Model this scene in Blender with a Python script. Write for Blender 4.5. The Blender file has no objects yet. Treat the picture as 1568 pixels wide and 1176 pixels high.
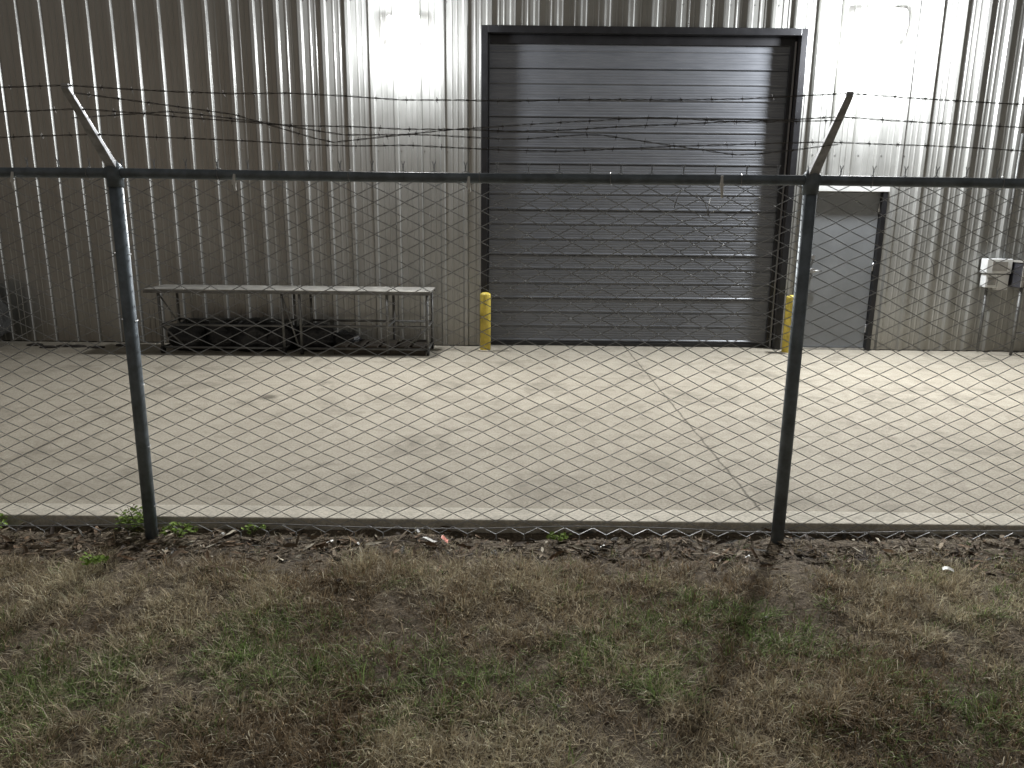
import bpy, bmesh, math, random
import numpy as np
from mathutils import Vector, Matrix
random.seed(7); rng=np.random.default_rng(11)
sc=bpy.context.scene
sc.view_settings.view_transform='Standard'; sc.view_settings.look='None'; sc.view_settings.exposure=0

# ---------------------------------------------------------------- materials
def new_mat(name):
    m=bpy.data.materials.new(name); m.use_nodes=True
    nt=m.node_tree; b=nt.nodes['Principled BSDF']; return m,nt,b
def N(nt,t,**k):
    n=nt.nodes.new(t)
    for a,v in k.items(): setattr(n,a,v)
    return n
def noise(nt,co,scale,detail=4,rough=.6,dist=0):
    n=N(nt,'ShaderNodeTexNoise'); n.inputs['Scale'].default_value=scale; n.inputs['Detail'].default_value=detail
    n.inputs['Roughness'].default_value=rough; n.inputs['Distortion'].default_value=dist
    nt.links.new(co,n.inputs['Vector']); return n.outputs['Fac']
def ramp(nt,fac,stops):
    r=N(nt,'ShaderNodeValToRGB'); e=r.color_ramp.elements
    while len(e)<len(stops): e.new(.5)
    for i,(p,c) in enumerate(stops):
        e[i].position=p; e[i].color=(*c,1) if not isinstance(c,(int,float)) else (c,c,c,1)
    nt.links.new(fac,r.inputs['Fac']); return r.outputs['Color']
def mix(nt,fac,a,b,mode='MIX'):
    m=N(nt,'ShaderNodeMix',data_type='RGBA',blend_type=mode)
    for s,i in ((fac,0),(a,6),(b,7)):
        if isinstance(s,(int,float)): m.inputs[i].default_value=s
        elif isinstance(s,tuple): m.inputs[i].default_value=(*s,1)
        else: nt.links.new(s,m.inputs[i])
    return m.outputs[2]
def bump(nt,b,h,strength,dist):
    n=N(nt,'ShaderNodeBump'); n.inputs['Strength'].default_value=strength; n.inputs['Distance'].default_value=dist
    nt.links.new(h,n.inputs['Height']); nt.links.new(n.outputs[0],b.inputs['Normal'])
def simple(name,c,rough=.5,metal=0,var=.25,scale=8,bs=0,bd=.003):
    m,nt,b=new_mat(name); co=N(nt,'ShaderNodeTexCoord').outputs['Object']
    f=noise(nt,co,scale,3)
    d=tuple(x*(1-var) for x in c); l=tuple(min(1,x*(1+var)) for x in c)
    nt.links.new(ramp(nt,f,[(.3,d),(.7,l)]),b.inputs['Base Color'])
    b.inputs['Roughness'].default_value=rough; b.inputs['Metallic'].default_value=metal
    if bs: bump(nt,b,noise(nt,co,scale*6,2),bs,bd)
    return m
def attr_mat(name,rough=.8,trans=0):
    m,nt,b=new_mat(name); a=N(nt,'ShaderNodeAttribute'); a.attribute_name='Col'
    nt.links.new(a.outputs['Color'],b.inputs['Base Color']); b.inputs['Roughness'].default_value=rough
    b.inputs['Specular IOR Level'].default_value=.25
    if trans:
        t=N(nt,'ShaderNodeBsdfTranslucent'); nt.links.new(a.outputs['Color'],t.inputs['Color'])
        ms=N(nt,'ShaderNodeMixShader'); ms.inputs[0].default_value=trans
        out=[n for n in nt.nodes if n.type=='OUTPUT_MATERIAL'][0]
        nt.links.new(b.outputs[0],ms.inputs[1]); nt.links.new(t.outputs[0],ms.inputs[2]); nt.links.new(ms.outputs[0],out.inputs['Surface'])
    return m
def mnode(nt,op,a,bv=None,cl=False):
    n=N(nt,'ShaderNodeMath',operation=op,use_clamp=cl)
    for i,s in enumerate((a,bv)):
        if s is None: continue
        if isinstance(s,(int,float)): n.inputs[i].default_value=s
        else: nt.links.new(s,n.inputs[i])
    return n.outputs[0]

def cladding():
    m,nt,b=new_mat('galvanised_cladding'); co=N(nt,'ShaderNodeTexCoord').outputs['Object']
    mp=N(nt,'ShaderNodeMapping'); mp.inputs['Scale'].default_value=(1,1,.18); nt.links.new(co,mp.inputs[0])
    f=noise(nt,mp.outputs[0],5,5,.65)
    c=ramp(nt,f,[(.3,(.37,.37,.35)),(.7,(.49,.49,.47))])
    sx=N(nt,'ShaderNodeSeparateXYZ'); nt.links.new(co,sx.inputs[0])
    # sheet-to-sheet tone differences (each cladding sheet is three ribs wide)
    pn=mnode(nt,'FLOOR',mnode(nt,'DIVIDE',mnode(nt,'ADD',sx.outputs['X'],30.035),.804))
    wn=N(nt,'ShaderNodeTexWhiteNoise',noise_dimensions='1D'); nt.links.new(pn,wn.inputs['W'])
    tone=ramp(nt,wn.outputs['Value'],[(0,.86),(1,1.)])
    c=mix(nt,1.,c,tone,'MULTIPLY')
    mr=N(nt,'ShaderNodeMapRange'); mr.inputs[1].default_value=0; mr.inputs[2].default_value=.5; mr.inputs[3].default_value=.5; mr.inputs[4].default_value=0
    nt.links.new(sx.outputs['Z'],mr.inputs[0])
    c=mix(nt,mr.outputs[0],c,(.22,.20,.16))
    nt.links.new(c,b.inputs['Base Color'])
    b.inputs['Metallic'].default_value=.6
    nt.links.new(ramp(nt,f,[(.3,.32),(.7,.44)]),b.inputs['Roughness'])
    bump(nt,b,noise(nt,co,2.2,2),.3,.02)
    return m
M_clad=cladding()
M_trim=simple('black_trim',(.018,.018,.02),.35,.2,.3,6)
def doormat():
    m,nt,b=new_mat('grey_door_steel'); co=N(nt,'ShaderNodeTexCoord').outputs['Object']
    mp=N(nt,'ShaderNodeMapping'); mp.inputs['Scale'].default_value=(1.,1,9); nt.links.new(co,mp.inputs[0])
    f=noise(nt,mp.outputs[0],3,5,.7); g=noise(nt,co,.9,3,.6,.6)
    c=ramp(nt,g,[(.3,(.115,.122,.137)),(.7,(.16,.168,.185))])
    c=mix(nt,.35,c,ramp(nt,f,[(.35,(.10,.106,.118)),(.65,(.20,.205,.22))]))
    nt.links.new(c,b.inputs['Base Color']); b.inputs['Roughness'].default_value=.38; b.inputs['Metallic'].default_value=.2
    return m
M_door=doormat()
M_mandoor=simple('grey_painted_steel',(.2,.21,.22),.5,.1,.12,3)
M_white=simple('white_painted_metal',(.72,.73,.72),.5,.1,.12,5)
M_yellow=simple('yellow_bollard_paint',(.55,.43,.07),.55,0,.3,9)
M_galv=simple('galvanised_pipe',(.15,.18,.205),.5,.25,.3,14)
M_wire=simple('galvanised_wire',(.30,.305,.31),.45,.35,.3,10,0)
M_barb=simple('barbed_wire_steel',(.09,.085,.08),.6,.3,.4,10,0)
M_arm=simple('galvanised_arm',(.42,.43,.45),.45,.3,.3,20)
M_rack=simple('rack_steel',(.15,.15,.145),.5,.4,.35,9)
M_rtop=simple('rack_deck',(.28,.27,.245),.55,.2,.35,5)
M_bag=simple('black_plastic',(.012,.012,.013),.4,0,.3,6,.6,.02)
M_dark=simple('dark_plastic',(.03,.03,.035),.45,0,.3,8)
M_rub=simple('rubber',(.02,.02,.02),.7)
M_tag=simple('white_plastic_tie',(.75,.75,.72),.5,0,.1)
M_steel=simple('brushed_steel',(.5,.5,.5),.3,.9,.1)
M_roof=simple('roof_metal',(.25,.25,.25),.5,.4)
M_dirt2=simple('joint_filler',(.04,.035,.03),.9)

def concrete(name,dark,light,joints=True):
    m,nt,b=new_mat(name); co=N(nt,'ShaderNodeTexCoord').outputs['Object']
    f1=noise(nt,co,.7,5,.6,.5); f2=noise(nt,co,7,5,.7); f3=noise(nt,co,70,3,.7); f4=noise(nt,co,1.9,7,.75,.8)
    c=ramp(nt,f1,[(.32,dark),(.68,light)])
    c=mix(nt,.5,c,ramp(nt,f2,[(.3,tuple(x*.65 for x in dark)),(.7,tuple(min(1,x*1.15) for x in light))]))
    c=mix(nt,.42,c,ramp(nt,f3,[(.3,tuple(x*.5 for x in dark)),(.65,tuple(min(1,x*1.2) for x in light))]))
    st=ramp(nt,f4,[(.51,0.),(.67,.65)])
    c=mix(nt,st,c,tuple(x*.55 for x in dark))
    if joints:
        sx=N(nt,'ShaderNodeSeparateXYZ'); nt.links.new(co,sx.inputs[0])
        mth=lambda *a,**k: mnode(nt,*a,**k)
        wob=mth('MULTIPLY',mth('SUBTRACT',f2,.5),.05)
        tot=None
        for (ax,p,wd,s) in (('X',1.4,.012,.9),('X',-3.25,.009,.7),('X',6.05,.012,.8),('Y',7.05,.007,.4),('X',-7.9,.012,.8)):
            d=mth('ABSOLUTE',mth('ADD',mth('SUBTRACT',sx.outputs[ax],p),wob))
            g=mth('MULTIPLY',mth('SUBTRACT',1.,mth('DIVIDE',d,wd),True),s)
            tot=g if tot is None else mth('MAXIMUM',tot,g)
        for (px,py,r,s) in ((-2.15,6.45,.11,.8),(-2.0,6.75,.06,.5),(-3.6,4.3,.03,.6),(.35,6.9,.32,.32),(2.9,5.2,.04,.4),(-.2,5.9,.4,.15),(2.4,6.2,.35,.15)):
            dx=mth('SUBTRACT',sx.outputs['X'],px); dy=mth('SUBTRACT',sx.outputs['Y'],py)
            d=mth('SQRT',mth('ADD',mth('MULTIPLY',dx,dx),mth('MULTIPLY',dy,dy)))
            d=mth('ADD',d,mth('MULTIPLY',mth('SUBTRACT',f2,.5),r*2.4))
            g=mth('MULTIPLY',mth('SUBTRACT',1.,mth('DIVIDE',d,r),True),s)
            tot=mth('MAXIMUM',tot,g)
        c=mix(nt,tot,c,(.05,.042,.03))
    nt.links.new(c,b.inputs['Base Color']); b.inputs['Roughness'].default_value=.85
    b.inputs['Specular IOR Level'].default_value=.2
    bump(nt,b,f3,.35,.006)
    return m
M_conc=concrete('weathered_concrete',(.27,.242,.192),(.40,.365,.30))
M_curb=concrete('curb_concrete',(.42,.39,.32),(.57,.53,.45),False)

def soil():
    m,nt,b=new_mat('soil'); co=N(nt,'ShaderNodeTexCoord').outputs['Object']
    f=noise(nt,co,3,5,.7); g=noise(nt,co,60,4,.75)
    c=mix(nt,.65,ramp(nt,f,[(.3,(.07,.052,.036)),(.7,(.14,.108,.072))]),ramp(nt,g,[(.35,(.03,.023,.016)),(.7,(.27,.215,.145))]))
    nt.links.new(c,b.inputs['Base Color']); b.inputs['Roughness'].default_value=.95
    bump(nt,b,g,.6,.015); return m
M_soil=soil()
M_blade=attr_mat('grass_blades',.8,.35); M_lit=attr_mat('leaf_litter_colours')

# ---------------------------------------------------------------- mesh helpers
class MB:
    def __init__(s): s.v=[]; s.f=[]; s.sm=[]
    def box(s,x0,x1,y0,y1,z0,z1):
        o=len(s.v); s.v+=[(x,y,z) for x in(x0,x1) for y in(y0,y1) for z in(z0,z1)]
        for q in((0,1,3,2),(4,6,7,5),(0,4,5,1),(2,3,7,6),(0,2,6,4),(1,5,7,3)): s.f.append(tuple(o+i for i in q)); s.sm.append(False)
    def tube(s,pts,r,n=8,cap=True):
        pts=[Vector(p) for p in pts]; o=len(s.v); L=len(pts)
        rs=r if isinstance(r,(list,tuple)) else [r]*L
        t0=(pts[1]-pts[0]).normalized(); ref=Vector((0,0,1)) if abs(t0.z)<.9 else Vector((0,1,0))
        u=t0.cross(ref).normalized()
        for i,p in enumerate(pts):
            t=(pts[min(i+1,L-1)]-pts[max(i-1,0)]).normalized()
            u=(u-t*u.dot(t)); u=u.normalized() if u.length>1e-6 else t.orthogonal().normalized()
            w=t.cross(u)
            for k in range(n):
                a=2*math.pi*k/n; q=p+(u*math.cos(a)+w*math.sin(a))*rs[i]; s.v.append(tuple(q))
        for i in range(L-1):
            for k in range(n):
                a=o+i*n+k; b=o+i*n+(k+1)%n; s.f.append((a,b,b+n,a+n)); s.sm.append(n>4)
        if cap:
            s.f.append(tuple(o+k for k in range(n))[::-1]); s.sm.append(False)
            s.f.append(tuple(o+(L-1)*n+k for k in range(n))); s.sm.append(False)
    def grid(s,fn,nu,nv,sm=True):
        o=len(s.v)
        for i in range(nu):
            for j in range(nv): s.v.append(fn(i/(nu-1),j/(nv-1)))
        for i in range(nu-1):
            for j in range(nv-1):
                a=o+i*nv+j; s.f.append((a,a+nv,a+nv+1,a+1)); s.sm.append(sm)
    def blob(s,c,r,sx=1,sy=1,sz=1,seed=0,amp=.25):
        from mathutils import noise as mn
        bm=bmesh.new(); bmesh.ops.create_icosphere(bm,subdivisions=4,radius=1)
        o=len(s.v)
        for v in bm.verts:
            p=v.co.copy(); k=1+amp*mn.noise(p*1.6+Vector((seed*3.1,0,0)))+amp*.5*mn.noise(p*4+Vector((0,seed,0)))+amp*.35*abs(mn.noise(p*9))
            q=Vector((p.x*sx,p.y*sy,p.z*sz))*r*k+Vector(c); q.z=max(q.z,.031); s.v.append(tuple(q))
        for f in bm.faces: s.f.append(tuple(o+v.index for v in f.verts)); s.sm.append(True)
        bm.free()
    def obj(s,name,mat,parent=None,bevel=0):
        me=bpy.data.meshes.new(name); me.from_pydata(s.v,[],s.f)
        me.polygons.foreach_set('use_smooth',s.sm); me.materials.append(mat); me.update()
        bm=bmesh.new(); bm.from_mesh(me); 
        if len(s.f)<20000 : bmesh.ops.recalc_face_normals(bm,faces=bm.faces)
        bm.to_mesh(me); bm.free()
        ob=bpy.data.objects.new(name,me); sc.collection.objects.link(ob)
        if parent: ob.parent=parent
        if bevel:
            m=ob.modifiers.new('bevel','BEVEL'); m.width=bevel; m.segments=2; m.limit_method='ANGLE'
        return ob
def empty(name,loc=(0,0,0)):
    e=bpy.data.objects.new(name,None); e.empty_display_size=.3; sc.collection.objects.link(e); return e

def vn(x,y,s):
    xi=np.floor(x); yi=np.floor(y); fx=x-xi; fy=y-yi
    def h(a,b): 
        t=np.sin(a*127.1+b*311.7+s*74.7)*43758.5453; return t-np.floor(t)
    u=fx*fx*(3-2*fx); v=fy*fy*(3-2*fy)
    return (h(xi,yi)*(1-u)+h(xi+1,yi)*u)*(1-v)+(h(xi,yi+1)*(1-u)+h(xi+1,yi+1)*u)*v
def fbm(x,y,s=0,o=4):
    t=0;a=.5;n=0
    for k in range(o): t=t+a*vn(x*2**k,y*2**k,s+k); n+=a; a*=.5
    return t/n

# ---------------------------------------------------------------- ground
def gz(x,y):
    base=(fbm(x*2.2,y*2.2,3)-.5)*.05+(fbm(x*14,y*14,9,3)-.5)*.022
    near=np.clip((3.9-y)/.15,0,1)
    bank=-.015*np.clip((y-3.0)/.5,0,1)
    return base*near+bank*near-.03*(1-near)-.01
xs=np.concatenate([np.array([-300,-120,-60,-30,-15,-9]),np.arange(-6,6.001,.04),np.array([9,15,30,60,120,300])])
ys=np.concatenate([np.array([-300,-100,-40,-15,-6,-3]),np.arange(-1,4.001,.04),np.array([6,9.5,20,60,150,400])])
X,Y=np.meshgrid(xs,ys,indexing='ij'); Z=gz(X,Y)
V=np.stack([X,Y,Z],-1).reshape(-1,3); nx,ny=X.shape
idx=np.arange(nx*ny).reshape(nx,ny)
F=np.stack([idx[:-1,:-1],idx[1:,:-1],idx[1:,1:],idx[:-1,1:]],-1).reshape(-1,4)
me=bpy.data.meshes.new('ground'); me.from_pydata(V.tolist(),[],F.tolist()); me.materials.append(M_soil)
me.polygons.foreach_set('use_smooth',[True]*len(F)); g=bpy.data.objects.new('ground',me); sc.collection.objects.link(g)

# pavement
pv=empty('concrete_pavement')
m=MB(); m.box(-30,30,3.945,9.6,-.15,.03); m.obj('slab',M_conc,pv)
m=MB(); 
xx=-30
while xx<30:
    m.box(xx,xx+4.643,3.765,3.94,-.15,.036); xx+=4.65
m.obj('edge_curb',M_curb,pv,.008)
m=MB(); m.box(-30,30,3.93,3.955,-.15,.018); m.obj('joint',M_dirt2,pv)

# ---------------------------------------------------------------- building
B=empty('metal_warehouse_building'); BY=9.2
P=.268; PH=.769
prof=[(0,.032),(.018,.032),(.036,0),(.10,0),(.106,.005),(.118,.005),(.124,0),(.162,0),(.168,.005),(.18,.005),(.186,0),(P-.036,0),(P-.018,.032)]
def depth(x):
    t=(x-PH)%P
    pts=prof+[(P,.032)]
    for (a,da),(b,db) in zip(pts,pts[1:]):
        if a<=t<=b+1e-9: return da+(db-da)*(t-a)/(b-a)
    return 0
def ribbed(m,x0,x1,z0,z1):
    k0=math.floor((x0-PH)/P)-1; k1=math.ceil((x1-PH)/P)+1
    X=sorted({round(v,5) for v in [x0,x1]+[PH+k*P+a for k in range(k0,k1) for a,_ in prof] if x0<=v<=x1})
    zs=[z0,z1]; o=len(m.v)
    for x in X:
        d=depth(x)
        for z in zs: m.v.append((x,BY-d,z))
    for i in range(len(X)-1):
        a=o+2*i; m.f.append((a,a+2,a+3,a+1)); m.sm.append(False)
DX0,DX1,DZ=-.39,3.31,3.71
MX0,MX1,MZ=3.50,4.42,2.03
HT=5.6
m=MB()
ribbed(m,-14,DX0,.04,HT); ribbed(m,DX0,DX1,DZ,HT); ribbed(m,DX1,MX0,.04,HT); ribbed(m,MX0,MX1,MZ,HT); ribbed(m,MX1,14,.04,HT)
m.obj('ribbed_wall_cladding',M_clad,B)
# screw rows along the hidden girts
m=MB()
for z in(.16,1.25,2.35,3.95,5.3):
    for k in range(-40,40):
        x=PH+k*P+.052
        if (DX0-.03<x<DX1+.03 and z<DZ) or (MX0-.03<x<MX1+.03 and z<MZ+.03) or abs(x)>13: continue
        m.tube([(x,BY+.001,z),(x,BY-.006,z)],.0075,6)
m.obj('cladding_screws',M_steel,B)
m=MB(); m.box(-14,DX0-.0,BY+.01,BY+.2,.03,HT-.05); m.box(DX1,MX0,BY+.01,BY+.2,.03,HT-.05); m.box(MX1,14,BY+.01,BY+.2,.03,HT-.05)
m.box(DX0+.001,DX1-.001,BY+.01,BY+.2,DZ+.01,HT-.05); m.box(MX0+.001,MX1-.001,BY+.01,BY+.2,MZ+.01,HT-.05)
m.box(-14,-13.8,BY+.21,25,0,HT-.05); m.box(13.8,14,BY+.21,25,0,HT-.05); m.box(-14,14,25,25.2,0,HT-.05)
m.obj('wall_structure',M_dark,B)
m=MB(); o=len(m.v); m.v+=[(-14.3,BY-.3,HT),(14.3,BY-.3,HT),(14.3,17.1,HT+1.4),(-14.3,17.1,HT+1.4),(14.3,25.4,HT),(-14.3,25.4,HT)]
m.f+=[(0,1,2,3),(3,2,4,5)]; m.sm+=[False]*2; r=m.obj('roof',M_roof,B)
m=MB(); m.box(-14.3,14.3,BY-.32,BY-.05,HT-.18,HT-.005); m.obj('eave_gutter',M_trim,B)
m=MB(); tw=.075
m.box(DX0,DX0+tw,BY-.045,BY+.14,.031,DZ); m.box(DX1-tw,DX1,BY-.045,BY+.14,.031,DZ); m.box(DX0+tw,DX1-tw,BY-.045,BY+.14,DZ-tw,DZ)
m.box(DX0+tw,DX0+tw+.02,BY+.06,BY+.10,.035,DZ-tw); m.box(DX1-tw-.07,DX1-tw,BY+.07,BY+.10,.035,DZ-tw)
m.box(DX0+tw+.02,DX1-tw-.07,BY+.07,BY+.10,DZ-tw-.09,DZ-tw)
m.obj('overhead_door_frame',M_trim,B,.004)
m=MB(); m.box(DX1-tw-.03,DX1-tw-.012,BY+.055,BY+.068,.05,DZ-.12); m.obj('overhead_door_track',M_steel,B)
m=MB(); zs=[]; z=.075; top=DZ-tw-.06; n=0; step=.1775
while z<top:
    sec=(n%3==0)
    if sec: zs+=[(z,.0),(z+.004,.012),(z+.010,.012),(z+.018,-.008),(z+.03,-.008),(z+.038,.0)]
    else: zs+=[(z,.0),(z+.008,.007),(z+.018,.007),(z+.028,-.004),(z+.036,-.004),(z+.046,.0)]
    for q in (.07,.10,.13): zs+=[(z+q,0),(z+q+.004,.002),(z+q+.010,.002),(z+q+.014,0)]
    z+=step; n+=1
zs.append((top,0)); o=len(m.v)
for zz,d in zs:
    m.v.append((DX0+tw+.005,BY+.11+d,zz)); m.v.append((DX1-tw-.005,BY+.11+d,zz))
for i in range(len(zs)-1):
    a=o+2*i; m.f.append((a,a+1,a+3,a+2)); m.sm.append(False)
m.obj('overhead_door_panels',M_door,B)
m=MB(); m.box(DX0+tw,DX1-tw,BY+.085,BY+.14,.034,.073); m.obj('overhead_door_bottom_seal',M_rub,B)
m=MB(); m.box(DX0+tw,DX1-tw,BY+.142,BY+.2,.02,DZ); m.obj('overhead_door_back',M_dark,B)
# man door
m=MB(); m.box(MX0,MX0+.05,BY-.02,BY+.12,.031,MZ-.1); m.box(MX1-.055,MX1,BY-.05,BY+.12,.031,MZ-.1); m.obj('side_door_frame',M_trim,B,.003)
m=MB(); m.box(MX0-.01,MX1+.01,BY-.055,BY+.12,MZ-.098,MZ+.012); m.obj('side_door_header',M_white,B,.004)
m=MB(); m.box(MX0+.053,MX1-.058,BY+.02,BY+.065,.06,MZ-.105); m.obj('side_door_leaf',M_mandoor,B,.004)
m=MB(); m.box(MX0+.05,MX1-.056,BY-.01,BY+.1,.031,.056); m.obj('side_door_threshold',M_steel,B)
m=MB()
m.tube([(MX0+.12,BY+.022,1.16),(MX0+.12,BY-.005,1.16)],.028,16)
m.tube([(MX0+.12,BY+.022,1.0),(MX0+.12,BY-.035,1.0)],.03,16); m.tube([(MX0+.12,BY-.03,1.0),(MX0+.23,BY-.035,1.0)],.010,10)
for zz in (.3,1.05,1.75): m.tube([(MX1-.06,BY+.012,zz-.05),(MX1-.06,BY+.012,zz+.05)],.009,8)
m.obj('side_door_hardware',M_steel,B)

# ---------------------------------------------------------------- bollards
def bollard(x,y):
    e=empty('safety_bollard'); m=MB()
    rr=.064; pts=[(x,y,.03),(x,y,.70)]; rad=[rr,rr]
    for k in range(1,7):
        a=k/6*math.pi/2; pts.append((x,y,.70+.03*math.sin(a))); rad.append(max(rr*math.cos(a),.002))
    m.tube(pts,rad,24); m.obj('post',M_yellow,e)
    m=MB(); m.tube([(x,y,.031),(x,y,.045)],.085,24); m.obj('base_collar',M_curb,e)
bollard(-.325,8.88); bollard(3.31,8.92)

# ---------------------------------------------------------------- wall lights (glass-fronted wall packs)
def emis(name,col,st):
    m,nt,b=new_mat(name); b.inputs['Emission Color'].default_value=(*col,1); b.inputs['Emission Strength'].default_value=st
    b.inputs['Base Color'].default_value=(.8,.8,.8,1)
    try: m.cycles.emission_sampling='NONE'
    except Exception: pass
    return m
M_lens=emis('lit_glass_lens',(.97,.98,1),20)
def walllight(x,z,P_out,P_pt,tilt,pt_off,s=1):
    e=empty('wall_light'); m=MB()
    m.box(x-.12*s,x+.12*s,BY-.10,BY-.034,z-.06*s,z+.09*s)
    m.obj('housing',M_white,e,.006)
    m=MB()
    def fn(u,v):      # wrap-around glass: closes back to the wall plate top and bottom
        a=(u-.5)*math.pi*1.25; zz=z+.135*s*math.sin(a)
        return (x+(v-.5)*.34*s,BY-.13-.12*s*math.cos(a),zz)
    m.grid(fn,17,2)
    for sd in(-.17*s,.17*s):
        o=len(m.v)
        for i in range(17):
            p=fn(i/16,0); m.v.append((x+sd,p[1],p[2]))
        m.f.append(tuple(range(o,o+17))); m.sm.append(False)
    m.obj('glass_lens',M_lens,e)
    L=bpy.data.lights.new('lamp_throw','AREA'); L.shape='RECTANGLE'; L.size=.30; L.size_y=.12; L.energy=P_out; L.color=(1,.985,.955)
    lo=bpy.data.objects.new('lamp_throw',L); lo.location=(x,BY-.29,z-.05); lo.rotation_euler=(-math.radians(90-tilt),0,0); sc.collection.objects.link(lo); lo.parent=e
    L=bpy.data.lights.new('lamp_spill','POINT'); L.energy=P_pt; L.shadow_soft_size=.10; L.color=(.94,.97,1)
    lo=bpy.data.objects.new('lamp_spill',L); lo.location=(x,BY-pt_off,z-.05); sc.collection.objects.link(lo); lo.parent=e
walllight(-1.25,3.64,320,190,5,.40)
walllight(4.10,3.74,350,780,5,.45,1.2)

# ---------------------------------------------------------------- electrical boxes
E=empty('electrical_box')
m=MB(); m.box(5.64,5.94,BY-.16,BY-.033,1.0,1.17); m.box(5.66,5.80,BY-.14,BY-.033,.83,.985); m.box(5.82,5.95,BY-.12,BY-.033,.80,.985); m.obj('cabinets',M_white,E,.006)
m=MB(); m.box(5.70,5.88,BY-.17,BY-.161,1.03,1.14); m.box(5.68,5.78,BY-.15,BY-.141,.86,.95); m.obj('covers',M_rtop,E,.003)
m=MB(); m.tube([(5.73,BY-.07,.83),(5.73,BY-.07,.04)],.016,10); m.tube([(5.88,BY-.07,1.17),(5.88,BY-.07,2.6)],.014,10); m.obj('conduit',M_rack,E)
E=empty('wall_mounted_cabinet')
m=MB(); m.box(5.97,6.62,BY-.3,BY-.033,.84,1.13); m.obj('body',M_dark,E,.01)
m=MB(); m.box(5.96,6.63,BY-.31,BY-.033,1.135,1.155); m.box(5.975,6.01,BY-.312,BY-.302,.85,1.12); m.obj('trim',M_rtop,E,.003)
m=MB(); 
for xx in(6.02,6.57): m.tube([(xx,BY-.26,.03),(xx,BY-.26,.845)],.018,8); 
m.tube([(6.02,BY-.26,.3),(6.57,BY-.26,.3)],.014,8); m.obj('stand',M_rack,E)

# ---------------------------------------------------------------- storage rack
R=empty('storage_rack'); y0,y1=8.48,9.02; x0,x1=-4.17,-.93
m=MB(); m.box(x0,x1,y0,y1,.750,.770); m.obj('top_deck',M_rtop,R,.004)
m=MB()
m.box(x0,x1,y0-.01,y0+.02,.725,.749); m.box(x0,x1,y1-.02,y1+.01,.725,.749)
for x in (-4.02,-2.62,-2.42,-1.43,-.97):
    for y in(y0+.03,y1-.03):
        m.tube([(x,y,.05),(x,y,.745)],.016,8)
    m.tube([(x,y0+.03,.36),(x,y1-.03,.36)],.012,8); m.tube([(x,y0+.03,.1),(x,y1-.03,.1)],.012,8)
for y in(y0+.03,y1-.03):
    m.tube([(-4.02,y,.36),(-2.62,y,.36)],.014,8); m.tube([(-2.42,y,.36),(-.97,y,.36)],.014,8)
    m.tube([(-2.42,y,.1),(-.97,y,.1)],.014,8); m.tube([(-4.02,y,.1),(-2.62,y,.1)],.014,8)
m.tube([(-4.02,y0+.03,.36),(-3.75,y0+.03,.1)],.010,8); m.tube([(-.97,y0+.03,.36),(-1.25,y0+.03,.1)],.010,8)
m.tube([(-4.02,y0+.03,.72),(-3.8,y0+.03,.36)],.010,8); m.tube([(-2.62,y0+.02,.72),(-2.45,y0+.02,.12)],.010,8)
m.obj('frame',M_rack,R)
m=MB()
for x in(-4.02,-2.62,-2.42,-.97):
    for y in(y0+.03,y1-.03):
        m.tube([(x-.015,y,.073),(x+.015,y,.073)],.042,14)
m.obj('casters',M_rub,R)
T=empty('black_trash_bags'); m=MB()
for i,(x,y,r,a,b,c) in enumerate([(-3.78,8.8,.22,1.2,1,.9),(-3.42,8.85,.21,1.2,1,.9),(-3.05,8.8,.24,1.1,1,.85),(-2.75,8.85,.21,1,1,.9),(-2.35,8.85,.22,1.2,1,.8),(-2.0,8.9,.15,1.3,1,.8)]):
    m.blob((x,y,.03+r*c*.75),r,a,b,c,i)
m.obj('bags',M_bag,T)
T=empty('pallet'); m=MB()
for k in range(6): m.box(-2.05+k*.18,-1.92+k*.18,8.52,9.0,.115,.135)
for y in(8.52,8.72,8.93): m.box(-2.06,-1.0,y,y+.06,.031,.114)
m.obj('boards',simple('dark_wood',(.05,.04,.03),.8,0,.4,12),T)
T=empty('tarp_covered_pile'); m=MB()
m.blob((-6.33,8.85,.40),.37,.8,.6,1.05,21,.3); m.blob((-6.8,8.85,.35),.45,1,.6,1.0,25,.3); m.obj('tarp',simple('faded_dark_tarp',(.04,.04,.038),.85,0,.5,5,.6,.02),T)
m=MB()
for x in(-5.2,-4.95,-4.7,-5.5,-5.75,-5.35): 
    m.blob((x,8.95+random.uniform(-.2,.1),.035),.06,1.6,.8,.35,x*9)
m.obj('wood_scraps',M_dirt2)

# ---------------------------------------------------------------- fence
FN=empty('chain_link_fence'); FY=3.64; posts=[-8.39,-5.13,-1.87,1.39,4.65,7.91]
XL,XR=-8.39,7.91
m=MB()
for x in posts: m.tube([(x,FY,-.1),(x+.002,FY,.9),(x,FY,1.80)],.032,18)
m.obj('posts',M_galv,FN)
m=MB()
for x in posts:
    m.tube([(x,FY,1.74),(x,FY,1.80),(x,FY-.005,1.835),(x,FY-.02,1.855)],[.037,.037,.034,.022],16)
    m.tube([(x-.035,FY+.0,1.805),(x+.035,FY,1.805)],.031,14)
m.obj('post_caps',M_galv,FN)
m=MB()
rp=[]
for i in range(len(posts)-1):
    a,b=posts[i],posts[i+1]
    for k in range(8):
        t=k/8; rp.append((a+(b-a)*t,FY,1.805-.006*math.sin(math.pi*t)))
rp.append((posts[-1],FY,1.805))
m.tube(rp,.0235,14); m.obj('top_rail',M_galv,FN)
m=MB(); 
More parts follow.
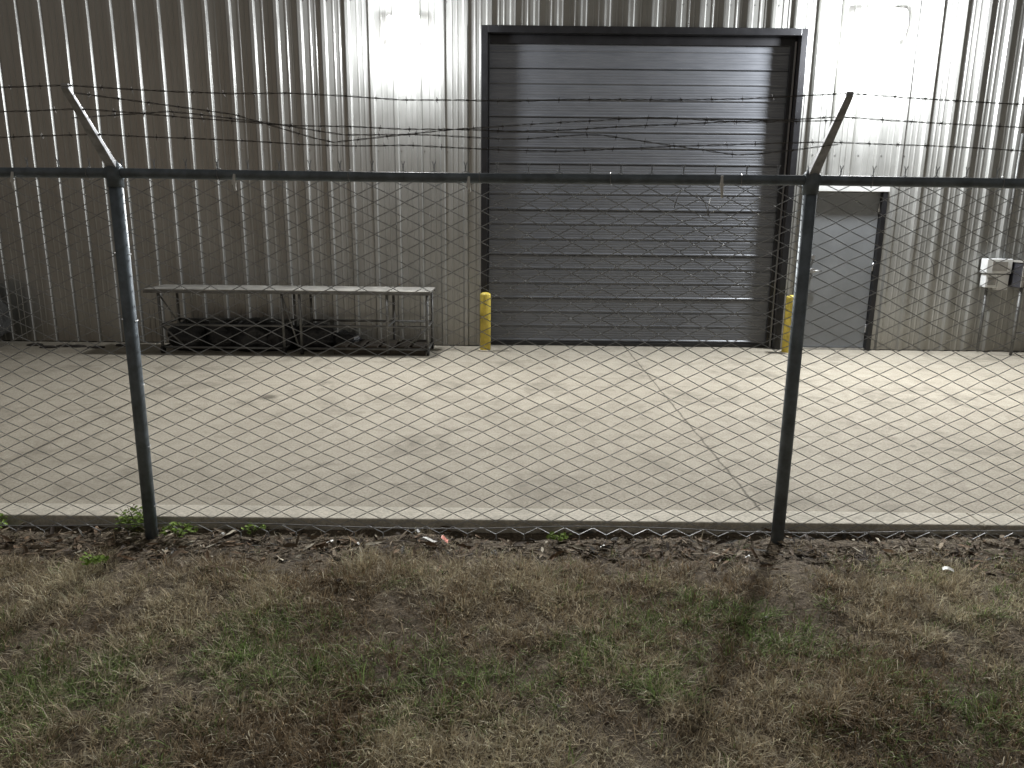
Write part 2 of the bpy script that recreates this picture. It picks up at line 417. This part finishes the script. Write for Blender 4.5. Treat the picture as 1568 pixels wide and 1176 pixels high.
for x in posts:
    a=Vector((x,FY-.0,1.82)); b=Vector((x,FY-.33,2.135)); d=(b-a).normalized(); nrm=Vector((0,d.z,-d.y))*1
    w0,w1=.024,.015
    o=len(m.v)
    for (p,w,th) in((a,w0,.014),(b,w1,.008)):
        for sx_,sn in((-1,-1),(1,-1),(1,1),(-1,1)): m.v.append(tuple(p+Vector((sx_*w,0,0))+nrm*sn*th))
    for q in((0,1,2,3),(4,7,6,5),(0,4,5,1),(1,5,6,2),(2,6,7,3),(3,7,4,0)): m.f.append(tuple(o+i for i in q)); m.sm.append(False)
    for t in(.42,.72,.98):
        p=a+(b-a)*t; m.box(p.x-.015,p.x+.015,p.y-.012,p.y+.012,p.z+.004,p.z+.018)
m.obj('barbed_wire_arms',M_arm,FN,.003)
# chain link fabric
W=.0735; H=.0735; Zb=-.005; NK=50
def defo(x,z):
    dx=(float(fbm(np.float64(x*.9+5),np.float64(z*.8),2))-.5)*.06+(float(fbm(np.float64(x*5),np.float64(z*5),6,2))-.5)*.012
    dy=(float(fbm(np.float64(x*.8),np.float64(z*1.3),8))-.5)*.06*math.sin(math.pi*min(max(z/1.8,0),1))
    dz=(float(fbm(np.float64(x*1.3),np.float64(z*.7+9),4))-.5)*.025*math.sin(math.pi*min(max(z/1.8,0),1))
    if z<.5: dy+=-.02*(1-z/.5)*(float(fbm(np.float64(x*1.1),np.float64(1.),18))*2-.6)
    g=math.exp(-((x-.95)**2/.02+(z-1.66)**2/.006)); dx+=.03*g; dz-=.02*g
    return dx,dy,dz
m=MB(); nw=int((XR-XL)/W)
for i in range(nw):
    xc=XL+(i+.5)*W; pts=[]
    for k in range(NK+1):
        z=Zb+k*H/2; s=(-1)**(k+i); x=xc+s*(W/2+.0015); yy=.0035*s*(1 if i%2 else -1)
        dx,dy,dz=defo(x,z); c=Vector((x+dx,FY+.040+dy+yy,z+dz))
        if k>0:
            p0=pts[-1]; pts.append(p0.lerp(c,.12)); pts.append(p0.lerp(c,.88))
        pts.append(c)
    zt=pts[-1]
    pts.append(zt+Vector((-.004*s,0,.016))); pts.append(zt+Vector((.007*s,-.003,.042)))
    zb=pts[0]; pts.insert(0,zb+Vector((.003,0,-.012))); pts.insert(0,zb+Vector((-.008*s,-.006,-.028)))
    m.tube(pts,.0021,4,False)
m.obj('chain_link_mesh',M_wire,FN)
m=MB()
pts=[]
for k in range(160):
    x=XL+(XR-XL)*k/159; dx,dy,dz=defo(x,.03); pts.append((x,FY+.03+dy,.035+.012*math.sin(x*3.1)))
m.tube(pts,.0032,5)
for x in np.arange(XL+.3,XR,.61):
    pts=[(x+.006*math.cos(t)+t*.001,FY+.028*math.cos(t)+.003,1.803+.029*math.sin(t)) for t in np.linspace(0,2*math.pi,12)]
    m.tube(pts,.0018,4)
for x in posts:
    for z in np.arange(.15,1.75,.32):
        pts=[(x+.036*math.cos(t),FY+.038*math.sin(t),z+.002*t) for t in np.linspace(-.4,math.pi+.4,10)]
        m.tube(pts,.0019,4)
for (x,z,d,l) in((.80,1.76,-1,.10),(.86,1.74,1,.12),(.93,1.72,-.4,.09),(3.05,1.70,.5,.15),(2.0,1.45,.3,.1)):
    m.tube([(x,FY+.02,z),(x+d*l*.3,FY-.005,z-l*.3),(x+d*l*.5,FY-.02,z-l*.9)],.0021,5)
m.obj('ties_and_tension_wire',M_wire,FN)
m=MB()
for x,z,l in((-2.33,1.775,.05),(-1.30,1.775,.045),(-.21,1.775,.04),(.965,1.79,.07),(-4.5,1.77,.05)):
    m.tube([(x,FY-.027,z+.03),(x-.002,FY-.033,z),(x+.004,FY-.035,z-l)],[.006,.008,.007],6)
    m.box(x-.011,x+.009,FY-.039,FY-.031,z-.018,z-.004)
m.obj('cable_ties',M_tag,FN,.002)
# barbed wire
m=MB()
def barbed(path,seed):
    r_=random.Random(seed); P_=[Vector(p) for p in path]
    res=[]; 
    for a,b in zip(P_,P_[1:]):
        n=max(1,int((b-a).length/.02))
        for k in range(n): res.append(a+(b-a)*k/n)
    res.append(P_[-1])
    for ph in(0,math.pi):
        pts=[p+Vector((0,.0024*math.cos(i*.9+ph),.0024*math.sin(i*.9+ph))) for i,p in enumerate(res)]
        m.tube(pts,.0016,3,False)
    for i in range(3,len(res)-1,6):
        p=res[i]; a=r_.uniform(0,math.pi)
        for da in(0,1.5):
            d=Vector((r_.uniform(-.35,.35),math.cos(a+da),math.sin(a+da))).normalized()*.014
            m.tube([p-d,p+d],.0012,3,False)
        m.tube([p-Vector((.005,0,0)),p+Vector((.005,0,0))],.0036,5,False)
for ti,(t,sag) in enumerate(((.98,.035),(.72,.05),(.42,.03))):
    y=FY-.33*t; z=1.82+.315*t+.012; path=[]
    for i in range(len(posts)-1):
        a,b=posts[i],posts[i+1]
        for k in range(14):
            u=k/14; x=a+(b-a)*u
            w=(float(fbm(np.float64(x*1.1),np.float64(ti*7.),30+ti,3))-.5)*.075*math.sin(math.pi*u)
            path.append((x,y+w*.8,z-sag*4*u*(1-u)+w))
    path.append((posts[-1],y,z)); barbed(path,ti)
path=[]
zc=[(-1.95,2.03),(-1.5,2.06),(-1.05,2.01),(-.75,1.965),(-.4,1.97),(0,1.955),(.35,1.985),(.7,1.94),(1.0,1.90),(1.2,1.92),(1.42,1.95)]
xsA=[a for a,_ in zc]; zA=[b for _,b in zc]
for x in np.linspace(-1.95,1.42,40): path.append((x,3.45+.03*math.sin(x*2.3),float(np.interp(x,xsA,zA))))
barbed(path,9)
zc=[(-1.87,2.12),(-1.2,2.04),(-.8,1.93),(-.3,1.99),(.1,2.02),(.6,2.05),(1.0,2.03),(1.39,2.04)]
xsA=[a for a,_ in zc]; zA=[b for _,b in zc]; path=[]
for x in np.linspace(-1.87,1.39,40): path.append((x,3.40+.03*math.cos(x*2.),float(np.interp(x,xsA,zA))))
barbed(path,12)
m.obj('barbed_wire',M_barb,FN)

# ---------------------------------------------------------------- grass
def blades(name,px,py,ang,ln,lift,wd,col,curl,mat,parent=None):
    n=len(px); pz=gz(px,py)
    dx,dy=np.cos(ang),np.sin(ang); sx_,sy_=-dy*wd/2,dx*wd/2
    V=np.zeros((n,5,3))
    h1=ln*np.sin(lift); r1=ln*np.cos(lift)
    rt=np.stack([px,py,pz-.002],-1)
    ang2=ang+curl
    mid=rt+np.stack([dx*r1*.5,dy*r1*.5,h1*.62+.003],-1)
    tip=mid+np.stack([np.cos(ang2)*r1*.6,np.sin(ang2)*r1*.6,h1*.30],-1)
    S=np.stack([sx_,sy_,np.zeros(n)],-1)
    V[:,0]=rt-S;V[:,1]=rt+S;V[:,2]=mid+S*.8;V[:,3]=mid-S*.8;V[:,4]=tip
    V=V.reshape(-1,3); o=np.arange(n)*5
    li=np.stack([o,o+1,o+2,o+3,o+3,o+2,o+4],-1).reshape(-1)
    me=bpy.data.meshes.new(name); me.vertices.add(len(V)); me.vertices.foreach_set('co',V.reshape(-1))
    me.loops.add(len(li)); me.loops.foreach_set('vertex_index',li.astype(np.int32))
    ls=np.stack([np.arange(n)*7,np.arange(n)*7+4],-1).reshape(-1); 
    me.polygons.add(2*n); me.polygons.foreach_set('loop_start',ls.astype(np.int32))
    me.update(calc_edges=True); me.validate()
    at=me.color_attributes.new('Col','FLOAT_COLOR','POINT')
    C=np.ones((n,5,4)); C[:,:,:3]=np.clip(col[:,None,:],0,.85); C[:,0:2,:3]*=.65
    at.data.foreach_set('color',C.reshape(-1)); me.materials.append(mat)
    ob=bpy.data.objects.new(name,me); sc.collection.objects.link(ob)
    if parent: ob.parent=parent
    return ob
ST=np.array([.70,.61,.43]); BR=np.array([.27,.195,.115]); GRN=np.array([.23,.32,.11])
def fstrip(cx,cy): return np.clip((3.44+.22*(fbm(cx*1.7,cy*0,44)-.5)*2-cy)/.25,0,1)
def tonemap(x,y): return fbm(x*1.5+3,y*1.5,61,3)*1.6+fbm(x*5.5,y*5.5,62,3)*1.4-1.0
def tufts(n,x0,x1,y0,y1,bpt):
    cx=rng.uniform(x0,x1,n); cy=rng.uniform(y0,y1,n)
    dn=fbm(cx*2.4,cy*2.4,40)
    keep=rng.random(n)<np.clip((dn-.25)*3.2,.2,1)*(.05+.95*fstrip(cx,cy))
    cx,cy,dn=cx[keep],cy[keep],dn[keep]; n=len(cx)
    gr=fbm(cx*1.9+9,cy*2.1,50)+.28*np.exp(-((cy-2.75)/.35)**2)*np.exp(-((cx-.1)/1.2)**2)+.10*np.exp(-((cx+1.6)/.6)**2-((cy-2.3)/.4)**2)
    isg=rng.random(n)<np.clip((gr-.60)*2.6,0.02,.65)
    tmix=np.clip(tonemap(cx,cy)+rng.normal(0,.27,n),0,1)[:,None]
    tc=BR*(1-tmix)+ST*tmix; tc=np.where(isg[:,None],GRN*(.8+.5*rng.random((n,1))),tc)
    size=np.clip(.5+fbm(cx*4,cy*4,70)+rng.normal(0,.25,n),.4,1.9)
    k=np.maximum(4,(bpt*size*rng.uniform(.5,1.4,n))).astype(int)
    id_=np.repeat(np.arange(n),k); N_=len(id_)
    a=rng.uniform(0,2*np.pi,N_); rr=rng.random(N_)**.7*.024*size[id_]
    px=cx[id_]+np.cos(a)*rr; py=cy[id_]+np.sin(a)*rr
    ang=a+rng.normal(0,.8,N_)
    ln=(.026+.046*rng.random(N_))*size[id_]
    lift=np.clip(rng.normal(.48,.34,N_),.05,1.3)
    col=tc[id_]*(rng.uniform(.4,1.45,(N_,1)))
    mixb=rng.random(N_)<.13; col[mixb]=np.array([.80,.73,.56])*rng.uniform(.7,1.1,(mixb.sum(),1))
    wd=rng.uniform(.0016,.0038,N_)
    return px,py,ang,ln,lift,wd,col,rng.normal(0,.8,N_)
def thatch(n,x0,x1,y0,y1):
    px=rng.uniform(x0,x1,n); py=rng.uniform(y0,y1,n); k=rng.random(n)<(.2+.8*fstrip(px,py)); px,py=px[k],py[k]; n=len(px)
    t=np.clip(tonemap(px,py)-.1+rng.normal(0,.3,n),0,1)[:,None]
    col=(BR*.75*(1-t)+ST*.85*t)*rng.uniform(.4,1.3,(n,1))
    return px,py,rng.uniform(0,6.28,n),rng.uniform(.02,.07,n),rng.uniform(.0,.25,n),rng.uniform(.0015,.0034,n),col,rng.normal(0,1.,n)
G=empty('dry_grass')
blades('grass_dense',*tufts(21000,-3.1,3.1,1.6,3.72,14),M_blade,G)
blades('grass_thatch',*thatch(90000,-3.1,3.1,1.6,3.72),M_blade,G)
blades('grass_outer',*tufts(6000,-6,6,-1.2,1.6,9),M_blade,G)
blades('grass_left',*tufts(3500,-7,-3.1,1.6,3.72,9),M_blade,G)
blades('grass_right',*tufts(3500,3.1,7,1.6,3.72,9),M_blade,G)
LT=empty('leaf_litter')
n=6500; px=rng.uniform(-6,6,n); py=3.53+rng.normal(0,.12,n); k=(py<3.755)&(py>3.0); px,py=px[k],py[k]; n=len(px)
pal=np.array([[.14,.10,.065],[.06,.044,.032],[.26,.21,.15],[.17,.11,.065],[.42,.38,.30],[.07,.065,.056]])
def litter(name,px,py,smin,smax,zoff,asp=.5):
    n=len(px); pz=gz(px,py)+rng.uniform(.0,zoff,n)
    L=rng.uniform(smin,smax,n); Wd=L*rng.uniform(.2,asp,n); a=rng.uniform(0,6.28,n); tx=rng.normal(0,.35,n); ty=rng.normal(0,.45,n)
    V=np.zeros((n,6,3)); sh=[(-1,0,0),(-.4,.9,.25),(.45,.8,.2),(1,0,0),(.4,-.85,.3),(-.45,-.9,.2)]
    for i,(u,v,c) in enumerate(sh):
        X=u*L/2; Y=v*Wd/2*rng.uniform(.7,1.2,n); Zz=c*Wd*.6*rng.uniform(.3,1.3,n)+X*tx*.6+Y*ty
        V[:,i,0]=px+X*np.cos(a)-Y*np.sin(a); V[:,i,1]=py+X*np.sin(a)+Y*np.cos(a); V[:,i,2]=pz+Zz+.004
    o=np.arange(n)*6; li=np.stack([o,o+1,o+2,o+3,o,o+3,o+4,o+5],-1).reshape(-1)
    me=bpy.data.meshes.new(name); me.vertices.add(n*6); me.vertices.foreach_set('co',V.reshape(-1)); me.loops.add(n*8); me.loops.foreach_set('vertex_index',li.astype(np.int32))
    me.polygons.add(2*n); me.polygons.foreach_set('loop_start',(np.arange(2*n)*4).astype(np.int32)); me.update(calc_edges=True)
    at=me.color_attributes.new('Col','FLOAT_COLOR','POINT'); C=np.ones((n,6,4)); c=pal[rng.choice(6,n,p=[.28,.22,.2,.17,.05,.08])]*rng.uniform(.6,1.3,(n,1)); C[:,:,:3]=c[:,None,:]
    at.data.foreach_set('color',C.reshape(-1)); me.materials.append(M_lit)
    ob=bpy.data.objects.new(name,me); sc.collection.objects.link(ob); ob.parent=LT
litter('fence_line_leaves',px,py,.012,.038,.012)
n=3500; litter('scattered_bits',rng.uniform(-4,4,n),rng.uniform(1.3,3.5,n),.006,.024,.018)
n=1500; litter('twigs',rng.uniform(-5,5,n),3.5+rng.normal(0,.12,n),.04,.11,.02,.21)

def weed(cx,cy,n,h,spread,seed):
    r_=np.random.default_rng(seed); e=empty('weed_plant'); V=[];Fc=[];C=[]
    for i in range(n):
        a=r_.uniform(0,6.28); rr=spread*r_.random()**.6; x=cx+math.cos(a)*rr; y=cy+math.sin(a)*rr*.5; z=h*r_.random()*(1-rr/spread*.5)
        L=r_.uniform(.018,.035); w=L*.38; b=r_.uniform(0,6.28); t=r_.uniform(-.2,.9); d=Vector((math.cos(b)*math.cos(t),math.sin(b)*math.cos(t),math.sin(t))); s=Vector((-math.sin(b),math.cos(b),r_.uniform(-.3,.3)))
        p=Vector((x,y,z+.0)); o=len(V)
        for (u,v,k) in((0,0,0),(.4,1,.1),(.8,.6,.05),(1,0,0),(.8,-.6,.05),(.4,-1,.1)): V.append(tuple(p+d*L*u+s*w*v+Vector((0,0,k*L))))
        Fc+=[(o,o+1,o+2,o+3),(o,o+3,o+4,o+5)]; g=r_.uniform(.6,1.3); C+=[(.22*g,.32*g,.07*g,1)]*6
    me=bpy.data.meshes.new('leaves'); me.from_pydata(V,[],Fc); at=me.color_attributes.new('Col','FLOAT_COLOR','POINT'); at.data.foreach_set('color',np.array(C).reshape(-1)); me.materials.append(M_blade)
    ob=bpy.data.objects.new('leaves',me); sc.collection.objects.link(ob); ob.parent=e
    m=MB()
    for i in range(8):
        a=r_.uniform(0,6.28); m.tube([(cx,cy,-.01),(cx+math.cos(a)*spread*.5,cy+math.sin(a)*spread*.25,h*.5),(cx+math.cos(a)*spread*.8,cy+math.sin(a)*spread*.4,h*.8)],.0014,4)
    m.obj('stems',simple('stem',(.1,.14,.04),.8,0,.2,5,0),e)
weed(-1.98,3.70,120,.13,.10,1); weed(-2.75,3.70,60,.08,.10,2); weed(-1.72,3.62,60,.07,.10,3); weed(-1.98,3.28,40,.05,.07,4); weed(-1.35,3.68,25,.04,.06,5); weed(.25,3.60,22,.05,.07,6)
Wp=empty('food_wrapper')
m=MB(); m.grid(lambda u,v:(-.47+.12*u+.01*v,3.545+.035*v-.012*u,.014+.010*math.sin(u*7)+.006*math.cos(v*4)),14,6); m.obj('foil',M_tag,Wp)
m=MB(); m.grid(lambda u,v:(-.352+.035*u,3.535+.04*v-.01*u,.022+.010*math.sin(u*4+1)),8,5); m.obj('printed_end',simple('red_print',(.65,.12,.05),.5),Wp)
m=MB()
for (x,y,s) in((-.93,3.52,.028),(-.50,3.66,.03),(1.15,3.4,.02),(2.05,3.28,.05),(.45,3.5,.02),(-1.5,3.6,.02),(-.78,3.5,.018)):
    m.grid(lambda u,v:(x+s*u+.3*s*v,y+s*.6*v-.2*s*u,.014+.006*math.sin(u*5+x*9)),5,4)
m.obj('paper_scraps',M_tag)

# ---------------------------------------------------------------- night sky with town glow, brighter towards the street side
w=bpy.data.worlds.new('World'); sc.world=w; w.use_nodes=True; nt=w.node_tree; bg=nt.nodes['Background']
sky=nt.nodes.new('ShaderNodeTexSky'); sky.sky_type='NISHITA'; sky.sun_disc=False; sky.sun_elevation=math.radians(2); sky.sun_rotation=math.radians(200)
tc=nt.nodes.new('ShaderNodeTexCoord'); sp=nt.nodes.new('ShaderNodeSeparateXYZ'); nt.links.new(tc.outputs['Generated'],sp.inputs[0])
mr=nt.nodes.new('ShaderNodeMapRange'); mr.inputs[1].default_value=1.; mr.inputs[2].default_value=-1.; mr.inputs[3].default_value=.06; mr.inputs[4].default_value=.22
nt.links.new(sp.outputs['Y'],mr.inputs[0])
mx=nt.nodes.new('ShaderNodeMix'); mx.data_type='RGBA'; mx.inputs[0].default_value=.96
nt.links.new(sky.outputs[0],mx.inputs[6]); mx.inputs[7].default_value=(1.0,.955,.89,1)
nt.links.new(mx.outputs[2],bg.inputs['Color']); 
ml=nt.nodes.new('ShaderNodeMath'); ml.operation='MULTIPLY'; ml.inputs[1].default_value=.8; nt.links.new(mr.outputs[0],ml.inputs[0]); nt.links.new(ml.outputs[0],bg.inputs['Strength'])

cam=bpy.data.cameras.new('camera'); co=bpy.data.objects.new('camera',cam); sc.collection.objects.link(co)
cam.sensor_width=36; cam.lens=26.4; cam.clip_end=2000; cam.clip_start=.05
R3=Matrix.Rotation(math.radians(77.2),4,'X')@Matrix.Rotation(math.radians(.6),4,'Z')
co.matrix_world=Matrix.Translation((0,0,1.64))@R3
sc.camera=co
